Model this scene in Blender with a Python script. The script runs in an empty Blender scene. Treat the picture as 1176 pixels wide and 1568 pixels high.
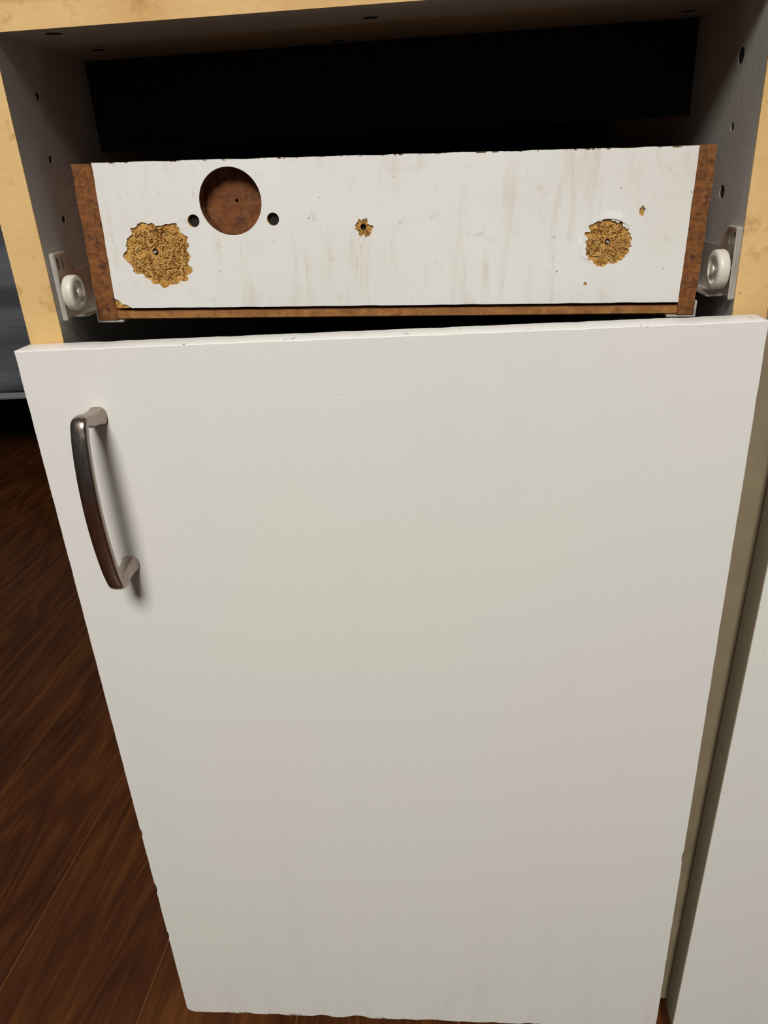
import bpy, bmesh, math, random
from mathutils import Vector, Matrix, noise as mn
random.seed(7)
sc=bpy.context.scene
sc.view_settings.view_transform='Standard'
COL=sc.collection
# ------------------------------------------------------------ materials
class Mt:
    def __init__(s,name,rough=.5,metal=0,color=None):
        s.m=bpy.data.materials.new(name); s.m.use_nodes=True; s.t=s.m.node_tree
        s.b=s.t.nodes["Principled BSDF"]; s.b.inputs["Roughness"].default_value=rough; s.b.inputs["Metallic"].default_value=metal
        if color: s.b.inputs["Base Color"].default_value=(*color,1)
        s.tc=s.t.nodes.new("ShaderNodeTexCoord").outputs["Object"]
    def put(s,sock,v):
        if isinstance(v,bpy.types.NodeSocket): s.t.links.new(v,sock)
        elif isinstance(v,(tuple,list)) and len(v)==3 and sock.type=='RGBA': sock.default_value=(*v,1)
        else: sock.default_value=v
    def map(s,scale=(1,1,1),loc=(0,0,0),rot=(0,0,0),vec=None):
        n=s.t.nodes.new("ShaderNodeMapping"); s.put(n.inputs[0],vec or s.tc)
        n.inputs["Location"].default_value=loc;n.inputs["Rotation"].default_value=rot;n.inputs["Scale"].default_value=scale
        return n.outputs[0]
    def noise(s,scale,vec=None,detail=3,rough=.5,dist=0):
        n=s.t.nodes.new("ShaderNodeTexNoise"); s.put(n.inputs["Vector"],vec or s.tc)
        n.inputs["Scale"].default_value=scale;n.inputs["Detail"].default_value=detail;n.inputs["Roughness"].default_value=rough;n.inputs["Distortion"].default_value=dist
        return n.outputs[0]
    def vor(s,scale,vec=None,out="Distance",feature='F1'):
        n=s.t.nodes.new("ShaderNodeTexVoronoi"); n.feature=feature; s.put(n.inputs["Vector"],vec or s.tc); n.inputs["Scale"].default_value=scale
        return n.outputs[out]
    def ramp(s,f,stops):
        n=s.t.nodes.new("ShaderNodeValToRGB"); s.t.links.new(f,n.inputs[0]); e=n.color_ramp.elements
        while len(e)<len(stops): e.new(.5)
        for i,(p,c) in enumerate(stops):
            e[i].position=p; e[i].color=(c,c,c,1) if isinstance(c,(int,float)) else (*c,1)
        return n.outputs[0]
    def mix(s,f,a,b,mode='MIX'):
        n=s.t.nodes.new("ShaderNodeMix"); n.data_type='RGBA'; n.blend_type=mode
        s.put(n.inputs[0],f); s.put(n.inputs[6],a); s.put(n.inputs[7],b); return n.outputs[2]
    def math(s,op,a,b=0.):
        n=s.t.nodes.new("ShaderNodeMath"); n.operation=op; s.put(n.inputs[0],a); s.put(n.inputs[1],b); return n.outputs[0]
    def xyz(s,vec=None):
        n=s.t.nodes.new("ShaderNodeSeparateXYZ"); s.put(n.inputs[0],vec or s.tc); return n.outputs
    def col(s,c): s.put(s.b.inputs["Base Color"],c); return s
    def rgh(s,c): s.put(s.b.inputs["Roughness"],c); return s
    def bump(s,h,strength=.3,dist=.001):
        n=s.t.nodes.new("ShaderNodeBump"); n.inputs["Strength"].default_value=strength; n.inputs["Distance"].default_value=dist
        s.put(n.inputs["Height"],h); s.t.links.new(n.outputs[0],s.b.inputs["Normal"]); return s
    def specks(s,scale,size,keep):
        d=s.vor(scale); c=s.vor(scale,out="Color")
        w=s.math('ADD',d,s.math('MULTIPLY',s.noise(scale*4),.25))
        a=s.math('LESS_THAN',w,size+.125); b=s.math('LESS_THAN',s.xyz(c)[0],keep)
        return s.math('MULTIPLY',a,b)

def m_door(name,H,chips=True,edge=False):
    m=Mt(name,.45)
    c=m.mix(m.ramp(m.noise(3.5,detail=2),[(.35,0),(.65,1)]),(.755,.765,.715),(.765,.745,.74))
    c=m.mix(m.math('MULTIPLY',m.ramp(m.noise(1,m.map((30,30,5)),detail=4),[(.55,0),(.8,1)]),.06),c,(.50,.44,.36))
    c=m.mix(m.math('MULTIPLY',m.specks(22,.010,.10),.6),c,(.25,.18,.10))
    z=m.xyz()[2]
    if chips:
        lo=m.math('MULTIPLY',m.ramp(z,[(.0,1),(.16,0)]),m.ramp(m.noise(1,m.map((60,60,14)),detail=5,rough=.65),[(.5,0),(.7,1)]))
        c=m.mix(m.math('MULTIPLY',lo,.10),c,(.40,.34,.27))
        top=m.math('MULTIPLY',m.math('GREATER_THAN',z,H-.0010),m.math('GREATER_THAN',m.noise(1,m.map((110,110,110)),detail=5,rough=.7),.64))
        bot=m.math('MULTIPLY',m.math('LESS_THAN',z,.0022),m.math('GREATER_THAN',m.noise(1,m.map((90,90,120)),detail=5,rough=.7),.56))
        c=m.mix(m.math('MULTIPLY',m.math('MAXIMUM',top,bot),.8),c,(.16,.10,.05))
    if edge:
        c=m.mix(m.math('LESS_THAN',m.xyz()[0],.0006),c,(.27,.225,.155))
    m.col(c)
    h=m.math('ADD',m.noise(750,detail=3,dist=.4),m.math('MULTIPLY',m.noise(1,m.map((350,350,900)),detail=2),.6))
    m.bump(h,.15,.0007); return m.m
def m_drawer_white():
    m=Mt("worn_white_melamine",.38)
    c=m.mix(m.ramp(m.noise(9,detail=3),[(.35,0),(.7,1)]),(.77,.765,.75),(.70,.685,.655))
    st=m.math('MULTIPLY',m.ramp(m.noise(1,m.map((110,110,14)),detail=5,rough=.7,dist=.5),[(.52,0),(.72,1)]),m.ramp(m.noise(16,detail=3),[(.42,0),(.6,1)]))
    c=m.mix(m.math('MULTIPLY',st,.40),c,(.45,.36,.26))
    sm=m.ramp(m.noise(90,detail=6,rough=.75),[(.58,0),(.70,1)])
    c=m.mix(m.math('MULTIPLY',sm,.40),c,(.42,.34,.25))
    c=m.mix(m.math('MULTIPLY',m.specks(60,.03,.32),.8),c,(.30,.17,.06))
    c=m.mix(m.math('MULTIPLY',m.specks(150,.06,.18),.65),c,(.22,.15,.09))
    z=m.xyz()[2]
    top=m.math('MULTIPLY',m.math('GREATER_THAN',z,.0362),m.math('GREATER_THAN',m.noise(140,detail=4,rough=.7),.56))
    c=m.mix(top,c,(.15,.08,.03))
    m.col(c); m.bump(m.noise(160,detail=4),.12,.001); return m.m
def m_chip(name,a,b,d,scale=1.):
    m=Mt(name,.8)
    v=m.vor(1,m.map((900*scale,900*scale,330*scale),rot=(0,.6,0)),out="Color"); v2=m.vor(1,m.map((300*scale,900*scale,900*scale),rot=(0,.5,0)),out="Color")
    f=m.math('MULTIPLY',m.math('ADD',m.xyz(v)[0],m.xyz(v2)[1]),.5)
    c=m.mix(m.ramp(f,[(.2,0),(.8,1)]),a,b)
    c=m.mix(m.ramp(m.noise(420*scale,detail=4,rough=.7),[(.5,0),(.68,1)]),c,d)
    m.col(c); m.bump(m.math('ADD',f,m.noise(700*scale,detail=3)),.8,.001); return m.m
def m_band():
    m=Mt("yellowed_edge_banding",.5)
    c=m.mix(m.ramp(m.noise(14,detail=4),[(.3,0),(.7,1)]),(.57,.33,.11),(.70,.48,.21))
    c=m.mix(m.math('MULTIPLY',m.ramp(m.noise(60,detail=5,rough=.65),[(.58,0),(.70,1)]),.5),c,(.36,.16,.04))
    c=m.mix(m.math('MULTIPLY',m.specks(120,.04,.2),.7),c,(.20,.09,.03))
    m.col(c); m.bump(m.noise(200),.25,.001); return m.m
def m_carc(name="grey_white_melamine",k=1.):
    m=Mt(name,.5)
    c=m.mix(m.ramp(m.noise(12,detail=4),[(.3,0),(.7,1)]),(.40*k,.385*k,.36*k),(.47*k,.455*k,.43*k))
    c=m.mix(m.math('MULTIPLY',m.specks(70,.03,.15),.6),c,(.15,.1,.06))
    m.col(c); m.bump(m.noise(350),.15,.0008); return m.m
def m_beige():
    m=Mt("beige_panel_edge",.6)
    m.col(m.mix(m.ramp(m.noise(30,detail=4),[(.3,0),(.7,1)]),(.20,.160,.10),(.26,.205,.13))); return m.m
def m_floor():
    m=Mt("dark_wood_planks",.42)
    rot=m.map((1,1,1),rot=(0,0,math.radians(3)))
    br=m.t.nodes.new("ShaderNodeTexBrick"); mp=m.map((1,1,1),rot=(0,0,math.radians(93)),loc=(1.5,-.035,0)); m.t.links.new(mp,br.inputs["Vector"])
    br.inputs["Scale"].default_value=1; br.inputs["Brick Width"].default_value=3.1; br.inputs["Row Height"].default_value=.155
    br.inputs["Mortar Size"].default_value=.0009; br.inputs["Mortar Smooth"].default_value=.3
    br.inputs["Color1"].default_value=(.2,.2,.2,1); br.inputs["Color2"].default_value=(1,1,1,1); br.inputs["Mortar"].default_value=(0,0,0,1)
    off=m.t.nodes.new("ShaderNodeVectorMath"); off.operation='MULTIPLY_ADD'; m.t.links.new(br.outputs["Color"],off.inputs[0]); off.inputs[1].default_value=(7,3,0); m.t.links.new(rot,off.inputs[2])
    g=m.noise(1,m.map((11,1.6,1),vec=off.outputs[0]),detail=2,dist=.6)
    rings=m.math('FRACT',m.math('MULTIPLY',g,9.))
    rings=m.ramp(rings,[(0,0),(.5,1),(1,0)])
    fine=m.noise(1,m.map((210,8,1),vec=off.outputs[0]),detail=6,rough=.75)
    big=m.noise(1,m.map((9,2,1),vec=off.outputs[0]),detail=3)
    f=m.math('ADD',m.math('ADD',m.math('MULTIPLY',rings,.13),m.math('MULTIPLY',fine,.52)),m.math('MULTIPLY',big,.34))
    c=m.ramp(f,[(.28,(.024,.006,.0015)),(.5,(.088,.025,.005)),(.74,(.21,.074,.013))])
    c=m.mix(m.math('MULTIPLY',m.xyz(br.outputs["Color"])[0],.3),c,m.mix(1.,c,(.6,.5,.45),'MULTIPLY'))
    c=m.mix(br.outputs["Fac"],c,(.16,.06,.015))
    m.col(c); m.bump(m.math('SUBTRACT',m.math('MULTIPLY',fine,.4),br.outputs["Fac"]),.25,.001); return m.m
def m_metal(name,c,r,metal=1.):
    m=Mt(name,r,metal,c); m.rgh(m.ramp(m.noise(1,m.map((900,900,60)),detail=3),[(.3,r*.8),(.7,r*1.3)])); return m.m
def m_plain(name,c,r=.5,var=.12,s=40):
    m=Mt(name,r); d=tuple(x*(1-var) for x in c); m.col(m.mix(m.noise(s),c,d)); return m.m
def m_fabric():
    m=Mt("grey_bed_cover",.95)
    c=m.mix(m.ramp(m.noise(1,m.map((1.5,1.5,22)),detail=3),[(.35,0),(.65,1)]),(.085,.09,.105),(.17,.18,.20))
    m.col(c); m.bump(m.noise(300),.5,.002); return m.m
H=.5771
MD=m_door("white_door_melamine",H); MD2=m_door("white_door_melamine_b",H,False,True)
MW=m_drawer_white()
MC=m_chip("raw_chipboard",(.40,.19,.035),(.66,.37,.09),(.14,.05,.008))
MF=m_chip("brown_fibreboard",(.15,.048,.008),(.22,.078,.014),(.030,.010,.003),.5)
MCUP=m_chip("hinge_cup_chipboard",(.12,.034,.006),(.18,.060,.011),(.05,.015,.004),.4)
MHB=m_chip("hardboard_brown",(.26,.10,.022),(.34,.15,.04),(.2,.08,.02),.3)
MB=m_band();MCA=m_carc();MCT=m_carc("grey_white_melamine_top_shaded",.7);MBE=m_beige();MFL=m_floor()  # top copy of the melamine is darkened to carry the interior shade
MH=m_metal("satin_nickel",(.36,.30,.255),.25);MZ=m_metal("zinc_steel",(.66,.63,.58),.48,.75)
MR=m_plain("white_nylon",(.66,.62,.54),.4);MK=m_plain("dark_board",(.006,.006,.007),.9);MHO=m_plain("hole_shade_black",(.008,.006,.005),.95)
MBED=m_fabric();MWALL=m_plain("wall_paint_dim",(.10,.10,.11),.9)
# ------------------------------------------------------------ geometry helpers
def link(ob,parent=None,mat=None):
    COL.objects.link(ob)
    if parent: ob.parent=parent
    if mat: ob.data.materials.append(mat)
    return ob
def empty(name,M=Matrix()):
    e=bpy.data.objects.new(name,None); e.empty_display_size=.05; COL.objects.link(e); e.matrix_world=M; return e
def frombm(name,bm,mat,parent,smooth=False):
    bmesh.ops.recalc_face_normals(bm,faces=bm.faces)
    me=bpy.data.meshes.new(name); bm.to_mesh(me); bm.free()
    if smooth:
        for p in me.polygons: p.use_smooth=True
    return link(bpy.data.objects.new(name,me),parent,mat)
def box(name,a,b,mat,parent,bev=.0006,seg=2):
    bm=bmesh.new(); bmesh.ops.create_cube(bm,size=1)
    for v in bm.verts: v.co=Vector([(a[i]+b[i])/2+v.co[i]*(b[i]-a[i]) for i in range(3)])
    if bev: bmesh.ops.bevel(bm,geom=bm.edges[:],offset=bev,segments=seg,affect='EDGES')
    return frombm(name,bm,mat,parent)
AX={'xz':lambda a,b,c:(a,c,b),'yz':lambda a,b,c:(c,a,b),'xy':lambda a,b,c:(a,b,c)}
def plate(name,loops,plane,c0,c1,mat,parent,bev=0):
    """flat board from 2-D outlines (first outer, rest holes), between depths c0..c1"""
    cu=bpy.data.curves.new("tmp",'CURVE'); cu.dimensions='2D'; cu.fill_mode='BOTH'
    t=abs(c1-c0)/2; cu.extrude=t-bev; cu.bevel_depth=bev; cu.bevel_resolution=1; cu.offset=-bev
    for lp in loops:
        s=cu.splines.new('POLY'); s.points.add(len(lp)-1)
        for p,q in zip(s.points,lp): p.co=(q[0],q[1],0,1)
        s.use_cyclic_u=True
    o=bpy.data.objects.new("tmp",cu); COL.objects.link(o); bpy.context.view_layer.update()
    me=bpy.data.meshes.new_from_object(o.evaluated_get(bpy.context.evaluated_depsgraph_get()))
    bpy.data.objects.remove(o); bm=bmesh.new(); bm.from_mesh(me)
    f=AX[plane]; cm=(c0+c1)/2
    for v in bm.verts: v.co=Vector(f(v.co.x,v.co.y,cm+v.co.z))
    bmesh.ops.remove_doubles(bm,verts=bm.verts,dist=1e-6)
    return frombm(name,bm,mat,parent)
def circ(x,y,r,n=40): return [(x+r*math.cos(2*math.pi*i/n),y+r*math.sin(2*math.pi*i/n)) for i in range(n)]
def blob(x,y,rx,ry,seed,amp=.13,n=110):
    o=[]
    for i in range(n):
        a=2*math.pi*i/n; c,s=math.cos(a),math.sin(a)
        k=1+amp*1.6*mn.noise(Vector((c*1.6,s*1.6,seed)))+amp*1.3*mn.noise(Vector((c*5,s*5,seed+9)))+amp*.5*mn.noise(Vector((c*14,s*14,seed+5)))+random.uniform(-.018,.018)
        o.append((x+rx*k*c,y+ry*k*s))
    return o
def rect(x0,y0,x1,y1): return [(x0,y0),(x1,y0),(x1,y1),(x0,y1)]
def ragged(x0,z0,x1,z1,step,amps,corner=0,chips=()):
    """rectangle outline with small chips. amps=(bottom,right,top,left)"""
    P=[]
    def side(p,q,inn,amp,key):
        L=math.dist(p,q);n=max(2,int(L/step))
        for i in range(n):
            t=i/n; k=amp*max(0,mn.noise(Vector((t*L*70,key,1)))+.1)*1.6+amp*.25*random.random()
            x=p[0]+(q[0]-p[0])*t;y=p[1]+(q[1]-p[1])*t
            for (cx,cy,cr,cd) in chips:
                d=math.dist((x,y),(cx,cy))
                if d<cr: k+=cd*(1-(d/cr)**2)
            P.append((x+inn[0]*k,y+inn[1]*k))
    side((x0,z0),(x1,z0),(0,1),amps[0],3);side((x1,z0),(x1,z1),(-1,0),amps[1],7);side((x1,z1),(x0,z1),(0,-1),amps[2],11);side((x0,z1),(x0,z0),(1,0),amps[3],15)
    if corner:
        P=[p for p in P if not (p[0]<x0+corner and p[1]<z0+corner)]
        arc=[(x0+corner-corner*math.cos(a),z0+corner-corner*math.sin(a)) for a in [math.radians(8+74*i/8) for i in range(9)]]
        P=P+[(a+random.uniform(-.0003,.0003),b+random.uniform(-.0003,.0003)) for a,b in arc]
    return P
def sweep(name,path,secs,mat,parent,up=Vector((1,0,0)),n=20):
    bm=bmesh.new();R=[]
    for i,p in enumerate(path):
        t=(path[min(i+1,len(path)-1)]-path[max(i-1,0)]).normalized(); s=t.cross(up).normalized()
        w,h=secs[i]; ring=[]
        for k in range(n):
            a=2*math.pi*k/n; ca,sa=math.cos(a),math.sin(a); e=.72
            ring.append(bm.verts.new(p+up*(w*math.copysign(abs(ca)**e,ca))+s*(h*math.copysign(abs(sa)**e,sa))))
        R.append(ring)
    for i in range(len(R)-1):
        for k in range(n): bm.faces.new((R[i][k],R[i][(k+1)%n],R[i+1][(k+1)%n],R[i+1][k]))
    bm.faces.new(R[0]);bm.faces.new(R[-1][::-1])
    return frombm(name,bm,mat,parent,True)
def lathe_x(name,cx,cy,cz,prof,mat,parent,n=40):
    bm=bmesh.new();R=[]
    for (dx,r) in prof:
        R.append([bm.verts.new((cx+dx,cy+r*math.cos(2*math.pi*k/n),cz+r*math.sin(2*math.pi*k/n))) for k in range(n)])
    for i in range(len(R)-1):
        for k in range(n): bm.faces.new((R[i][k],R[i][(k+1)%n],R[i+1][(k+1)%n],R[i+1][k]))
    bm.faces.new(R[0]);bm.faces.new(R[-1])
    o=frombm(name,bm,mat,parent,True)
    md=o.modifiers.new("e",'EDGE_SPLIT');md.split_angle=math.radians(40); return o
# ------------------------------------------------------------ room
FZ=-.08
fl=box("floor",(-4,-3,FZ-.05),(4,3.2,FZ),MFL,None,0)
wb=box("wall_back",(-4,3.2,FZ-.05),(4,3.3,2.5),MWALL,None,0)
# ------------------------------------------------------------ cabinet
CF=.0255; XL=-.1785; XR=.1897; XLO=-.198; XRO=.2077; ZT=.7262; ZTT=.7485; CB=.54
cab=empty("kitchen_cabinet")
def cabside(nm,xin,xout,holes,split=False):
    s=1 if xout>xin else -1
    plate(nm,[rect(CF+.0008,0,CB,ZT)]+[circ(y,z,r,24) for y,z,r in holes],'yz',xin,xin+s*.012,MCA,cab)
    for i,(y,z,r) in enumerate(holes): plate(nm+"_hole_shade_%d"%(i+1),[circ(y,z,r*1.02,24)],'yz',xin+s*.0004,xin+s*.0105,MHO,cab)  # near-black plugs paint the shade inside the side holes
    box(nm+"_skin",(min(xin+s*.012,xout),CF+.0008,0),(max(xin+s*.012,xout),CB,ZT),MCA,cab,0)
    a,b=min(xin,xout),max(xin,xout)
    box(nm+"_edge_band",(a,CF,H-.004 if split else 0),(b,CF+.0008,ZTT),MB,cab,0)
    if split: box(nm+"_edge_band_lower",(a,CF,0),(b,CF+.0008,H-.004),MBE,cab,0)
cabside("left_side_panel",XL,XLO,[(.060,.702,.0021),(.059,.671,.0021),(.059,.640,.0021),(.059,.54,.0019),(.059,.44,.0019)])
cabside("right_side_panel",XR,XRO,[(.060,.6985,.0040),(.060,.6665,.0022),(.063,.635,.0036),(.145,.705,.0015),(.060,.54,.002)],True)
TH=[(x,y,.0044) for x,y in [(-.154,.040),(-.154,.097),(.003,.060),(.160,.0565),(.176,.110),(-.02,.125)]]
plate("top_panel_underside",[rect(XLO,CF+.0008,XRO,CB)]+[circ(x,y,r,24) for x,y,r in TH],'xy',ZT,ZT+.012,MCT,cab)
for i,(x,y,r) in enumerate(TH): plate("top_hole_shade_%d"%(i+1),[circ(x,y,r*1.02,24)],'xy',ZT+.0002,ZT+.0100,MHO,cab)  # black plugs just inside the rim, shade of the holes as colour
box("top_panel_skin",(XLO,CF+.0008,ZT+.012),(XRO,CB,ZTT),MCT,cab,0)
box("top_edge_band",(XL,CF,ZT),(XR,CF+.0008,ZTT),MB,cab,0)
box("bottom_panel",(XL,CF+.001,.0),(XR,CB,.018),MCA,cab,0)
box("plinth",(XLO+.03,.075,FZ),(XRO,CB-.01,.0),MK,cab,0)
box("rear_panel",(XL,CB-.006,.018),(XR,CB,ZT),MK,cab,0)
box("added_shade_panel",(XL,.133,.6760),(XR,.137,ZT),MK,cab,0)  # added black panel, its colour stands in for shade deeper inside
box("added_shading_worktop",(XLO-.01,.013,ZTT+.0005),(.65,CB+.01,ZTT+.030),MB,cab,.002)  # worktop added out of view, its overhang shades the top band
# ------------------------------------------------------------ door
TD=Matrix.Translation((.198,0,0))@Matrix.Rotation(-.01694,4,'Z')@Matrix.Translation((-.198,0,0))
door=empty("cabinet_door",TD)
chips=[(.198,.20,.006,.0008),(-.198,.155,.006,.0010),(-.198,.215,.004,.0008),(-.05,0,.012,.0020),(-.08,0,.008,.0018),(-.145,0,.006,.0012),(.02,0,.01,.001),(-.198,.10,.005,.0008)]
plate("door_panel",[ragged(-.1983,0,.1985,H,.0016,(.0012,.0002,.0003,.0002),.0075,chips)],'xz',0,.018,MD,door,.0005)
def handle(par,x,zt,zb):
    zm=(zt+zb)/2; hl=(zt-zb)/2; half=[]; q=.84
    for y,dz,w,h in [(0,-.0005,.0058,.0060),(-.002,-.0003,.0053,.0055),(-.005,0,.0047,.0048),(-.012,.0004,.0045,.0044),(-.018,.0014,.0046,.0041),(-.0225,.0026,.0047,.0037),(-.0258,.0028,.0048,.0033),(-.0280,.0010,.0048,.0030),(-.0292,-.0025,.0048,.0029)]:
        half.append((y*q,hl+dz,w,h))
    for i in range(1,11):
        z=(hl-.0025)*(1-i/10.); y=(-.0292-.0068*(1-(z/hl)**2))*q
        half.append((y,z,.0048+.0003*(1-(z/hl)**2),.0029))
    full=half+[(y,-z,w,h) for y,z,w,h in half[-2::-1]]
    path=[Vector((x,y,zm+z)) for y,z,w,h in full]
    return sweep("bow_handle",path,[(w,h) for y,z,w,h in full],MH,par)
hd=handle(door,-.1588,.5395,.4445)
sub=hd.modifiers.new("s",'SUBSURF');sub.levels=1;sub.render_levels=2
# ------------------------------------------------------------ drawer
DR=empty("drawer",Matrix.Translation((-.00367,.04686,.62674))@Matrix.Rotation(-.03258,4,'Z')@Matrix.Rotation(.02957,4,'Y'))
x0,x1,z0,z1=-.1506,.1709,-.0408,.0369
CUP=(-.0754,.0158,.0174); SM=[(-.0974,.0063,.0034),(-.0524,.0063,.0034)]
CL=(-.1200,-.0108); CR=(.1292,-.0090)
pL=blob(CL[0],CL[1],.0196,.0168,1.3,.12); pM=blob(-.0028,.0008,.0042,.0048,4.1,.35,40); pR=blob(CR[0],CR[1],.0126,.0113,8.2,.16)
dots=[blob(.1458,.0066,.0015,.0022,3,.3,20),blob(.1195,-.0305,.0010,.0009,5,.3,16)]
corner=[(-.1506,-.0350),(-.1480,-.0365),(-.1462,-.0385),(-.1440,-.0388),(-.1425,-.0398),(-.1405,-.0408)]
ol=ragged(x0,z0,x1,z1,.0016,(.0002,.0002,.0004,.0003))
ol=[p for p in ol if not(p[0]<-.1400 and p[1]<-.0345)]+corner
cup=circ(*CUP,72); sm=[circ(*s,28) for s in SM]
HL=(-.1223,-.0098);HM=(-.0026,.0012);HR=(.1296,-.0087)
plate("front_laminate",[ol,cup]+sm+[pL,pM,pR]+dots,'xz',0,.0007,MW,DR)
plate("front_core",[rect(x0,z0,x1,z1-.0003),cup]+sm+[circ(*HL,.0020,16),circ(*HM,.0017,16),circ(*HR,.0016,16)],'xz',.0009,.0128,MC,DR)
for i,(hx,hz,hr) in enumerate(SM+[(HL[0],HL[1],.0020),(HM[0],HM[1],.0017),(HR[0],HR[1],.0016)]):
    plate("hole_shade_plug_%d"%(i+1),[circ(hx,hz,hr*1.02,24)],'xz',.0025,.0127,MHO,DR)  # black fill near the surface stands in for shade in the hole
box("front_rear_layer",(x0,.0128,z0),(x1,.016,z1-.0003),MHO,DR,0)
def slivers(name,cx,cz,rx,rz,cnt,mat,hole,ko=.0028,y=.0006):
    bm=bmesh.new()
    for _ in range(cnt):
        a=random.uniform(0,6.283);r=math.sqrt(random.random())*.90
        x=cx+rx*r*math.cos(a);z=cz+rz*r*math.sin(a)
        L=random.uniform(.0010,.0036);w=random.uniform(.0004,.0010);t=random.uniform(.0001,.0002)
        if math.dist((x,z),hole)<ko+L*.3: continue
        M=Matrix.Translation((x,y+random.uniform(-.0005,.0003),z))@Matrix.Rotation(random.uniform(0,3.14),4,'Y')@Matrix.Rotation(random.uniform(-.16,.16),4,'Z')@Matrix.Rotation(random.uniform(-.3,.3),4,'X')
        vs=[bm.verts.new(M@Vector(q)) for q in [(-L/2,-t,-w/2),(L/2,-t,-w*.3),(L/2,-t,w*.3),(-L/2,-t,w/2),(-L/2,t,-w/2),(L/2,t,-w*.3),(L/2,t,w*.3),(-L/2,t,w/2)]]
        for f in [(0,1,2,3),(4,7,6,5),(0,4,5,1),(1,5,6,2),(2,6,7,3),(3,7,4,0)]: bm.faces.new([vs[k] for k in f])
    return frombm(name,bm,mat,DR)
MC2=m_plain("chip_sliver_pale",(.74,.45,.13),.8,.6,500); MC3=m_plain("chip_sliver_dark",(.30,.12,.015),.8,.6,500); MC4=m_plain("chip_sliver_mid",(.52,.27,.05),.8,.5,500)
for nm,a in (("left",(CL[0],CL[1],.0190,.0160,HL,.0030)),("right",(CR[0],CR[1],.0122,.0112,HR,.0024))):
    k=1 if nm=="left" else .5
    slivers("chips_%s_pale"%nm,*a[:4],int(230*k),MC2,a[4],a[5]); slivers("chips_%s_mid"%nm,*a[:4],int(230*k),MC4,a[4],a[5]); slivers("chips_%s_dark"%nm,*a[:4],int(150*k),MC3,a[4],a[5])
slivers("chips_mid",-.0028,.0008,.0040,.0044,22,MC4,HM,.0019)
for i,(sx,sz,r) in enumerate([(HL[0],HL[1],.0010),(HR[0],HR[1],.0009)]):
    bm=bmesh.new();bmesh.ops.create_cone(bm,cap_ends=True,segments=20,radius1=r,radius2=r*.7,depth=.007,matrix=Matrix.Translation((sx,.0035,sz))@Matrix.Rotation(math.radians(90),4,'X'))
    frombm("screw_tip_%d"%(i+1),bm,MZ,DR)
plate("hinge_cup_floor",[circ(CUP[0],CUP[1],CUP[2]+.0005,60),circ(CUP[0]+.001,CUP[1],.0010,14)],'xz',.0098,.0125,MCUP,DR)
bm=bmesh.new();n=72
A=[[bm.verts.new((CUP[0]+(CUP[2]-.0001)*math.cos(2*math.pi*k/n),y,CUP[1]+(CUP[2]-.0001)*math.sin(2*math.pi*k/n))) for k in range(n)] for y in (.0006,.0112)]
for k in range(n): bm.faces.new((A[0][k],A[0][(k+1)%n],A[1][(k+1)%n],A[1][k]))
frombm("hinge_cup_wall",bm,MCUP,DR,True)
def lifted(name,cx,cz,rx,rz,seed,h,k0,k1,a0,a1):
    bm=bmesh.new();R=[];n=70;m=8
    for j in range(m+1):
        s=j/m; ring=[]
        for i in range(n):
            u=i/(n-1);a=math.radians(a0+(a1-a0)*u); env=math.sin(math.pi*u)
            k=k0+(k1-k0)*s*(.35+.65*env)
            hh=h*(.5+.5*math.cos(math.pi*s))*env*(.7+.6*mn.noise(Vector((math.cos(a)*2.5,math.sin(a)*2.5,seed))))
            ring.append(bm.verts.new((cx+rx*k*math.cos(a),-.00001-hh,cz+rz*k*math.sin(a))))
        R.append(ring)
    for j in range(m):
        for i in range(n-1): bm.faces.new((R[j][i],R[j][i+1],R[j+1][i+1],R[j+1][i]))
    return frombm(name,bm,MW,DR,True)
lifted("swollen_laminate",CR[0],CR[1],.0126,.0113,2.,.0007,1.06,1.5,30,130)
lifted("swollen_laminate_side",CR[0],CR[1],.0126,.0113,5.,.0005,1.06,1.32,150,245)
DL=.26
plate("left_side",[ragged(-.1625,-.0475,x0,z1-.0004,.0014,(.0004,.0006,.0003,.0006))],'xz',.0,DL,MF,DR)
plate("right_side",[ragged(x1,-.0475,.1800,z1+.0002,.0014,(.0004,.0005,.0003,.0005))],'xz',.0,DL,MF,DR)
box("back_board",(x0,DL-.012,z0),(x1,DL,z1-.01),MF,DR,0)
box("bottom_board",(x0-.001,.002,-.0473),(x1+.001,DL,-.0425),MHB,DR,.0004)
for nm,xa,xb,s in (("left_slide",-.1637,-.1475,-1),("right_slide",.1655,.1812,1)):
    box(nm+"_foot",(xa,.0005,-.0490),(xb,DL-.01,-.0478),MZ,DR,.0003)
    xo=xa if s<0 else xb-.0011
    box(nm+"_lip",(xo,.0005,-.0485),(xo+.0011,DL-.01,-.0400),MZ,DR,.0003)
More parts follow.
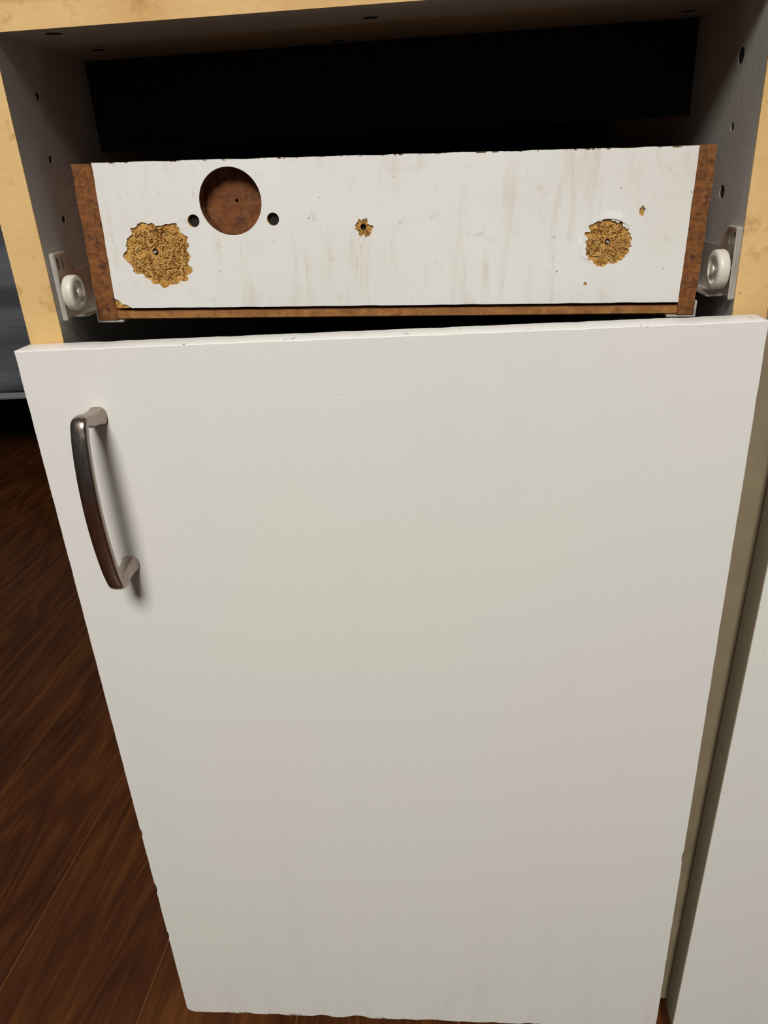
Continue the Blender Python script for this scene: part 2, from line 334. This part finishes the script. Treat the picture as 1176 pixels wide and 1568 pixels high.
# ------------------------------------------------------------ runners with rollers
def runner(name,xw,s,zc,ry,r,off,df):
    e=empty(name); f=CF+df
    prof=[(f,zc-.014),(f+.30,zc-.014),(f+.30,zc+.010),(f+.022,zc+.010),(f+.018,zc+.0195),(f+.014,zc+.021),(f+.001,zc+.021),(f,zc+.019)]
    slots=[[(f+.0045+a,zc+.0120+b) for a,b in rect(0,0,.0024,.006)],[(f+.0105+a,zc+.0120+b) for a,b in rect(0,0,.0024,.006)]]
    plate("wall_plate",[prof]+slots,'yz',xw+s*.0001,xw+s*.0016,MZ,e)
    a,b=sorted((xw+s*.0001,xw+s*.0100))
    box("lower_flange",(a,f+.012,zc-.0150),(b,f+.30,zc-.0138),MZ,e,.0003)
    a,b=sorted((xw+s*.0001,xw+s*.0032))
    box("front_lip",(a,f-.0010,zc-.0150),(b,f+.0006,zc+.0210),MZ,e,.0005)
    box("top_lip",(a,f,zc+.0200),(b,f+.014,zc+.0212),MZ,e,.0004)
    c=xw+s*off; k=s
    lathe_x("roller",c,ry,zc,[(-k*.0028,r*.80),(-k*.0026,r*.95),(-k*.0017,r),(k*.0017,r),(k*.0026,r*.96),(k*.0030,r*.88),(k*.0030,r*.70),(k*.0012,r*.62),(k*.0006,r*.34),(k*.0016,r*.30)],MR,e)
    lathe_x("axle_pin",c,ry,zc,[(-k*.0062,.0016),(k*.0024,.0016),(k*.0031,.0026),(k*.0036,.0024),(k*.0040,.0012)],MZ,e,20)
    return e
runner("drawer_runner",XL,1,.6030,.0325,.0095,.0090,.0055)
runner("drawer_runner",XR,-1,.5985,.0325,.0102,.0078,.0015)
# ------------------------------------------------------------ neighbouring cabinet
nb=empty("kitchen_cabinet")
NX0=.2080;NX1=.64
box("left_side_panel",(NX0,CF+.0008,0),(NX0+.018,CB,ZT),MCA,nb,0); box("left_edge_band",(NX0,CF+.0002,0),(NX0+.018,CF+.0009,ZT),MBE,nb,0)
box("right_side_panel",(NX1-.018,CF+.0008,0),(NX1,CB,ZT),MCA,nb,0)
box("top_panel",(NX0,CF,ZT),(NX1,CB,ZTT),MB,nb,0); box("bottom_panel",(NX0+.018,CF+.001,0),(NX1-.018,CB,.018),MCA,nb,0)
box("rear_panel",(NX0+.018,CB-.006,.018),(NX1-.018,CB,ZT),MK,nb,0); box("plinth",(NX0,.075,FZ),(NX1-.01,CB-.01,0),MK,nb,0)
TD2=Matrix.Translation((.2110,.0,.0))@Matrix.Rotation(.0185,4,'Y')
door2=empty("cabinet_door",TD2)
plate("door_panel",[ragged(0,.004,.396,H+.10,.002,(.0005,.0002,.0002,.0001),.0,())],'xz',0,.018,MD2,door2,.0005)
h2=handle(door2,.350,.60,.505); h2.modifiers.new("s",'SUBSURF')
# ------------------------------------------------------------ bed
bed=empty("bed")
bm=bmesh.new();nx=90;nz=24;g=[]
for j in range(nz+1):
    row=[]
    for i in range(nx+1):
        x=-2.7+2.2*i/nx; z=.165+(.62-.165)*j/nz
        y=1.5+.016*math.sin(x*23+2*math.sin(x*5))*(1-j/nz)+.01*mn.noise(Vector((x*3,z*12,0)))
        if j==nz: y+=.02
        row.append(bm.verts.new((x,y,z+.006*mn.noise(Vector((x*4,0,3))) if j==0 else z)))
    g.append(row)
g.append([bm.verts.new((v.co.x,2.9,.63)) for v in g[-1]])
for j in range(len(g)-1):
    for i in range(nx): bm.faces.new((g[j][i],g[j][i+1],g[j+1][i+1],g[j+1][i]))
cv=frombm("cover",bm,MBED,bed,True); so=cv.modifiers.new("s",'SOLIDIFY');so.thickness=.008
box("cover_hem",(-2.7,1.478,.155),(-.5,1.492,.171),m_plain("pale_hem",(.30,.31,.33),.9),bed,.004)
box("mattress",(-2.68,1.56,.35),(-.52,2.88,.60),MBED,bed,.03)
box("bed_frame",(-2.68,1.55,.17),(-.52,2.88,.35),MK,bed,.004)
for i,(x,y) in enumerate([(-2.6,1.65),(-.6,1.65),(-2.6,2.8),(-.6,2.8)]): box("leg_%d"%(i+1),(x-.03,y-.03,FZ),(x+.03,y+.03,.19),MK,bed,.003)
# ------------------------------------------------------------ lights
w=bpy.data.worlds.new("world");sc.world=w;w.use_nodes=True
w.node_tree.nodes["Background"].inputs[0].default_value=(.95,.97,1,1);w.node_tree.nodes["Background"].inputs[1].default_value=.07
def area(name,loc,tgt,size,e,c):
    l=bpy.data.lights.new(name,'AREA');l.shape='DISK';l.size=size;l.energy=e;l.color=c
    o=bpy.data.objects.new(name,l);COL.objects.link(o);o.location=loc
    o.rotation_euler=(Vector(tgt)-Vector(loc)).to_track_quat('-Z','Y').to_euler();return o
area("ceiling_lamp",(-.18,-1.72,2.25),(0,0,.25),.80,67,(1,.965,.895))
# ------------------------------------------------------------ camera
cam=bpy.data.objects.new("camera",bpy.data.cameras.new("camera"));COL.objects.link(cam);sc.camera=cam
cam.data.sensor_fit='HORIZONTAL';cam.data.sensor_width=36;cam.data.lens=36*1601.78/1659;cam.data.clip_start=.01
cam.matrix_world=Matrix.Translation((.02912,-.38636,.65591))@Matrix.Rotation(.07657,4,'Z')@Matrix.Rotation(1.13917,4,'X')@Matrix.Rotation(-.05976,4,'Z')
